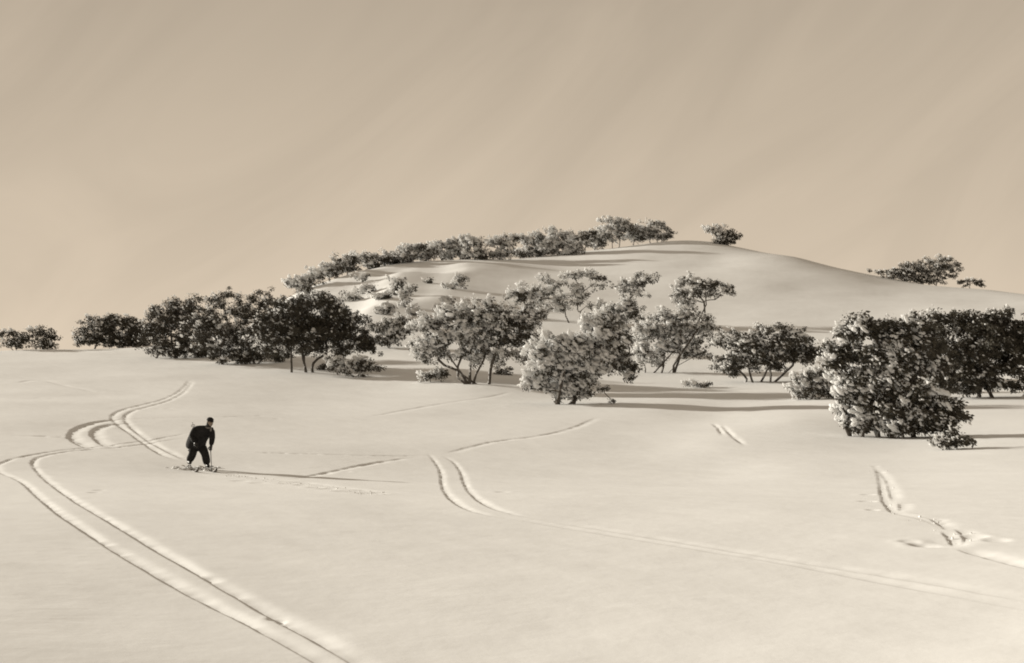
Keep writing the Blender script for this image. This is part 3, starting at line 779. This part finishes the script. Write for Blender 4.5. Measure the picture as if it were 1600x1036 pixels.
# ------------------------------------------------------------------ the skier
def tube_path(pts, rads, sides=8, cap=True):
    pts = np.array(pts, float); rads = np.array(rads, float); n = len(pts)
    V_, F_ = [], []
    h = None
    for i in range(n):
        d = pts[min(i + 1, n - 1)] - pts[max(i - 1, 0)]; d /= np.linalg.norm(d)
        if h is None: h = np.cross(d, np.array([1., 0, 0]) if abs(d[2]) > .9 else np.array([0, 0, 1.]))
        h = h - d * (h @ d); h /= np.linalg.norm(h); k = np.cross(d, h)      # carried along, so the tube never twists
        for s_ in range(sides):
            a = 2 * math.pi * s_ / sides
            V_.append(pts[i] + (h * math.cos(a) + k * math.sin(a)) * rads[i])
    for i in range(n - 1):
        for s_ in range(sides):
            t = (s_ + 1) % sides
            F_.append((i * sides + s_, i * sides + t, (i + 1) * sides + t, (i + 1) * sides + s_))
    if cap:
        F_.append(tuple(range(sides))[::-1]); F_.append(tuple(range((n - 1) * sides, n * sides)))
    return V_, F_
def py_mesh(name, parts, mat_, parent=None, subd=0, loc=None):
    V_, F_ = [], []
    for v, f in parts:
        o = len(V_); V_ += [tuple(x) for x in v]; F_ += [tuple(i + o for i in q) for q in f]
    me = bpy.data.meshes.new(name); me.from_pydata(V_, [], F_); me.materials.append(mat_)
    for p in me.polygons: p.use_smooth = True
    o = bpy.data.objects.new(name, me); COL.objects.link(o)
    if parent: o.parent = parent
    if loc is not None: o.location = loc
    if subd:
        m = o.modifiers.new('s', 'SUBSURF'); m.levels = subd; m.render_levels = subd
    return o

SK = hit(310, 733)                                   # where he stands
SD = math.hypot(SK[0], SK[1]); SPX = SD / F
s_th = math.atan2(SK[0], SK[1])
S_R = np.array([math.cos(s_th), -math.sin(s_th), 0]); S_A = np.array([math.sin(s_th), math.cos(s_th), 0])
def sp(px, row, toward=0.0):
    """a point of the skier: read off the photograph at his distance, set towards the viewer by so many metres (local to his base)"""
    return at(px, row, SD) - S_A * toward - SK
person = empty('person', SK)
tag(person, 'skier in dark jacket, trousers and cap, bent forward gliding towards the viewer', 'person')
J = {}
def jt(n_, p, r, par=None): J[n_] = (p, r, par)
jt('pelvis', sp(308, 694, 0.0), (.165, .14))
jt('waist', sp(311, 685, .14), (.165, .14), 'pelvis')
jt('chest', sp(316, 676, .30), (.185, .155), 'waist')
jt('upchest', sp(320, 670, .40), (.165, .13), 'chest')
jt('neck', sp(325, 666, .48), (.065, .065), 'upchest')
jt('head0', sp(327.2, 662, .52), (.082, .085), 'neck')
jt('head1', sp(328.0, 657.5, .54), (.088, .098), 'head0')
jt('head2', sp(328.2, 654.2, .54), (.072, .078), 'head1')
for s_, sh, el, wr, hp, kn, an, to in (
        ('a', (329.5, 670, .42), (331.5, 682, .50), (329.5, 694, .60), (314.5, 697, .02), (320.5, 708, .26), (323.5, 725, .10), (326.5, 728.5, .27)),
        ('b', (306.5, 668.5, .36), (299, 680, .30), (305, 690, .52), (302.0, 697, .02), (301.5, 708, .24), (295.5, 720, .06), (298.5, 724, .23))):
    jt('sh' + s_, sp(*sh), (.098, .095), 'upchest')
    jt('el' + s_, sp(*el), (.066, .066), 'sh' + s_)
    jt('wr' + s_, sp(*wr), (.045, .045), 'el' + s_)
    jt('hp' + s_, sp(*hp), (.125, .125), 'pelvis')
    jt('kn' + s_, sp(*kn), (.086, .09), 'hp' + s_)
    jt('cf' + s_, (sp(*kn) * .6 + sp(*an) * .4), (.084, .088), 'kn' + s_)
    jt('an' + s_, sp(*an), (.062, .062), 'cf' + s_)
names = list(J)
me = bpy.data.meshes.new('body')
me.from_pydata([tuple(J[k][0]) for k in names], [(names.index(J[k][2]), names.index(k)) for k in names if J[k][2]], [])
body = bpy.data.objects.new('body', me); COL.objects.link(body); body.parent = person
sk = body.modifiers.new('skin', 'SKIN'); sk.use_smooth_shade = True
for i, k in enumerate(names):
    me.skin_vertices[0].data[i].radius = J[k][1]
    me.skin_vertices[0].data[i].use_root = (k == 'pelvis')
ss = body.modifiers.new('sub', 'SUBSURF'); ss.levels = ss.render_levels = 2
me.materials.append(M_WOOL)
# head dressing: face, cap, hair; all on the head's own axes
hc = J['head1'][0]; sn_ = J['neck'][0]
fw = np.array([.62, -.74, -.22]); fw /= np.linalg.norm(fw); hs = np.cross(fw, [0, 0, 1]); hs /= np.linalg.norm(hs); hu = np.cross(hs, fw)
def ball(c, r, sub=2):
    v, f = ICO[sub]
    return [tuple(c + hs * (p[0] * r[0]) + fw * (p[1] * r[1]) + hu * (p[2] * r[2])) for p in v], [tuple(q) for q in f]
py_mesh('face', [ball(hc + fw * .022 - hu * .012, (.078, .088, .108)), ball(hc + fw * .110 - hu * .012, (.013, .022, .026)),
                 ball(hc - hs * .080, (.014, .022, .032)), ball(hc + hs * .080, (.014, .022, .032)), ball(hc + fw * .07 - hu * .09, (.035, .030, .022))], M_SKIN, person)
for s_ in (-1, 1): py_mesh('eye', [ball(hc + fw * .100 + hs * s_ * .032 + hu * .012, (.014, .010, .008), 1)], M_LEATHER, person)
py_mesh('mouth', [ball(hc + fw * .100 - hu * .058, (.024, .010, .006), 1)], M_LEATHER, person)
py_mesh('balaclava', [ball(hc - fw * .012 - hu * .06, (.090, .098, .062)), ball(sn_ + hu * .03, (.078, .08, .06))], M_WOOL, person)
py_mesh('hair', [ball(hc - fw * .020 + hu * .004, (.090, .090, .098))], M_LEATHER, person)
cap = py_mesh('cap', [ball(hc + hu * .052 - fw * .004, (.098, .108, .078)), ball(hc + hu * .034 + fw * .104, (.062, .055, .010))], M_WOOL, person)
sn_ = J['neck'][0]
py_mesh('scarf', [ball(sn_ + fw * .01, (.088, .086, .04)), ball(sn_ + fw * .07 - hs * .05 - np.array([0, 0, .05]), (.03, .03, .08))], M_SCARF, person)
# loose jacket over hips and back
v, f = tube_path([sp(304.5, 702, -.05), sp(305.5, 697, -.02), sp(307, 690, .03), sp(310.5, 681, .17), sp(316, 675, .29), sp(319, 670, .36)],
                 [.27, .285, .28, .265, .255, .19], 14)
py_mesh('jacket', [(v, f)], M_WOOL, person, 1)
for s_ in 'ab':
    sh, el, wr = J['sh' + s_][0], J['el' + s_][0], J['wr' + s_][0]
    py_mesh('sleeve', [tube_path([sh + (sh - el) * .08, sh * .5 + el * .5, el, el * .45 + wr * .55, wr], [.112, .098, .088, .076, .066], 10)], M_WOOL, person, 1)
    hp, kn, cf, an = (J[k + s_][0] for k in ('hp', 'kn', 'cf', 'an'))
    py_mesh('trouser_leg', [tube_path([hp, hp * .5 + kn * .5, kn, cf, cf * .4 + an * .6, an], [.150, .132, .112, .118, .112, .085], 10)], M_TROUSER, person, 1)
    toe = an + np.array([.10, -.20, -.05]); heel = an + np.array([-.03, .06, -.06])
    py_mesh('boot', [tube_path([heel + [0, 0, .0], an + [0, 0, -.02], an * .45 + toe * .55, toe], [.05, .072, .060, .042], 8)], M_LEATHER, person, 1)
    # gloved hand closed round the grip: palm, four bent fingers, thumb from the side of the palm
    dn = wr - el; dn /= np.linalg.norm(dn); ax = np.cross(dn, S_A); ax /= np.linalg.norm(ax); nn = np.cross(ax, dn)
    pr = [tube_path([wr, wr + dn * .04, wr + dn * .095], [.040, .048, .040], 8)]
    for q, (o_, l_) in enumerate(zip((-.033, -.011, .011, .033), (.85, 1., .95, .78))):
        b0 = wr + dn * .088 + ax * o_
        pr.append(tube_path([b0, b0 + dn * .035 * l_ + nn * .012, b0 + dn * .040 * l_ + nn * .042 * l_, b0 + dn * .012 + nn * .060 * l_], [.0115, .011, .010, .008], 6))
    b0 = wr + dn * .045 - ax * .042
    pr.append(tube_path([b0, b0 - ax * .022 + dn * .03 + nn * .02, b0 - ax * .012 + dn * .05 + nn * .048], [.014, .013, .010], 6))
    py_mesh('glove', pr, M_LEATHER, person)
    J['grip' + s_] = (wr + dn * .09 + nn * .028, 0, None)
# skis, half sunk in the powder, tips up
hd = np.array([.47, -.88, 0.])
sd_ = np.array([hd[1], -hd[0], 0]) * -1
for s_, lab in (('a', 'long wooden ski under the boot nearer the right, sunk in powder'), ('b', 'long wooden ski under the boot nearer the left, sunk in powder')):
    an = J['an' + s_][0] + SK
    V_, F_ = [], []
    st = [(-.95, 0), (-.5, 0), (0, .0), (.5, .0), (.85, .01), (1.0, .045), (1.12, .12), (1.18, .19)]
    wd_ = [.036, .038, .036, .040, .044, .043, .030, .008]
    for (t, lift), w_ in zip(st, wd_):
        p = np.array([an[0], an[1], 0]) + hd * t
        z0 = float(ground_z(p[0], p[1])) - .012 + lift * .8
        for a_, b_ in ((-1, 0), (1, 0), (1, 1), (-1, 1)):
            V_.append((p[0] + sd_[0] * w_ * a_, p[1] + sd_[1] * w_ * a_, z0 + b_ * .022))
    for i in range(len(st) - 1):
        for k in range(4):
            F_.append((i * 4 + k, i * 4 + (k + 1) % 4, i * 4 + 4 + (k + 1) % 4, i * 4 + 4 + k))
    F_ += [(3, 2, 1, 0), tuple(range(len(st) * 4 - 4, len(st) * 4))]
    o_ = np.array([an[0], an[1], float(ground_z(an[0], an[1]))])
    r_ = empty('ski', o_); tag(r_, lab, 'ski', 'pair of skis')
    py_mesh('board', [([tuple(np.array(q) - o_) for q in V_], F_)], M_WOOD, r_)
    bq = np.array([0, 0, .055]) + hd * .05
    py_mesh('binding', [tube_path([bq - sd_ * .05, bq - sd_ * .03 + [0, 0, .05], bq + sd_ * .03 + [0, 0, .05], bq + sd_ * .05], [.012] * 4, 6)], M_LEATHER, r_)
# poles: one planted ahead, one trailing back under the arm
def pole(grip, tip, lab):
    g_ = np.array(grip) + SK; t_ = np.array(tip)
    d = t_ - g_; L_ = np.linalg.norm(d); d /= L_
    r_ = empty('ski_pole', g_); tag(r_, lab, 'ski pole', 'pair of ski poles')
    py_mesh('shaft', [tube_path([-d * .10, d * L_], [.011, .008], 8)], M_CANE, r_)
    py_mesh('grip', [tube_path([-d * .12, -d * .02, d * .08], [.015, .016, .014], 8)], M_LEATHER, r_)
    a_ = np.cross(d, [1, 0, 0]); a_ /= np.linalg.norm(a_); b_ = np.cross(d, a_); c_ = d * (L_ - .18)
    ring = [c_ + (a_ * math.cos(t) + b_ * math.sin(t)) * .05 for t in np.linspace(0, 2 * math.pi, 17)]
    py_mesh('basket', [tube_path(ring, [.006] * 17, 5, False)] + [tube_path([c_, c_ + (a_ * math.cos(t) + b_ * math.sin(t)) * .05], [.004, .004], 4) for t in (0, 1.57, 3.14, 4.71)], M_LEATHER, r_)
ga = J['gripa'][0]; gb = J['gripb'][0]
pa = ga + SK + np.array([.12, -.28, 0]); pa[2] = float(ground_z(pa[0], pa[1])) - .02
pole(ga, pa, 'dark ski pole planted upright in the snow under the skier\'s hanging hand')
pole(gb, sp(300.5, 661, -.45) + SK, 'ski pole held under the arm, tip showing behind the skier\'s back')
# powder thrown up round the skis: loose crumbs of snow
rng = np.random.default_rng(99)
cr = []
for s_, n_, sx in (('b', 60, .22), ('a', 34, .20)):
    an = J['an' + s_][0] + SK
    p = an + rng.normal(size=(n_, 3)) * np.array([sx, .20, .05]) + np.array([-.03, -.02, 0])
    gz_ = ground_z(p[:, 0], p[:, 1]); p[:, 2] = gz_ + rng.uniform(-.05, .0, n_)
    cr.append(lumps(rng, p, rng.uniform(.03, .085, n_), np.tile(np.array([.8, -.5, .05]), (n_, 1)), 2, 1.6))
vv, ff = cat_mesh(cr)
o_ = mesh_np('powder_spray', vv, ff, M_RIME)
tag(o_, 'crumbs of powder snow thrown up round the skier\'s boots', 'snow', None, 'stuff')

# loose crumbs broken off the track edges
cr = []
for pl_px, n_, sp_ in (([(350, 742), (450, 755), (600, 773)], 120, .22), ([(1372, 735), (1379, 772), (1400, 803), (1455, 815), (1510, 848)], 30, .13),):
    pl = np.array([hit(*p) for p in smooth_poly(pl_px, 1)])
    t = rng.uniform(0, len(pl) - 1.001, n_); i = t.astype(int); f_ = (t - i)[:, None]
    p = pl[i] * (1 - f_) + pl[i + 1] * f_ + rng.normal(size=(n_, 3)) * sp_
    sz = rng.uniform(.006, .016, n_) * rng.uniform(.6, 1.6, n_)
    p[:, 2] = ground_z(p[:, 0], p[:, 1]) + sz * .2
    cr.append(lumps(rng, p, sz, None, 1, 1.5))
vv, ff = cat_mesh(cr)
tag(mesh_np('snow_crumbs', vv, ff, M_SNOW, snow), kind='stuff')

# a bare limb bowed over by snow on the ridge
bb = hit(690, 406); bd = math.hypot(bb[0], bb[1])
pts_ = np.array([at(px, row, bd) for px, row in ((650, 398), (656, 394), (664, 391.5), (672, 391), (680, 394), (686, 399), (691, 408))]) - bb
o_ = py_mesh('bare_branch', [tube_path(pts_, [.03, .06, .08, .09, .10, .11, .13], 7), tube_path(np.array([pts_[2], pts_[2] + [-.4, 0, .5], pts_[2] + [-1.0, .1, .7]]), [.05, .04, .02], 6)], M_BARK, None, 0, bb)
tag(o_, 'bare dark branch arching down to the snow on the ridge', 'branch')
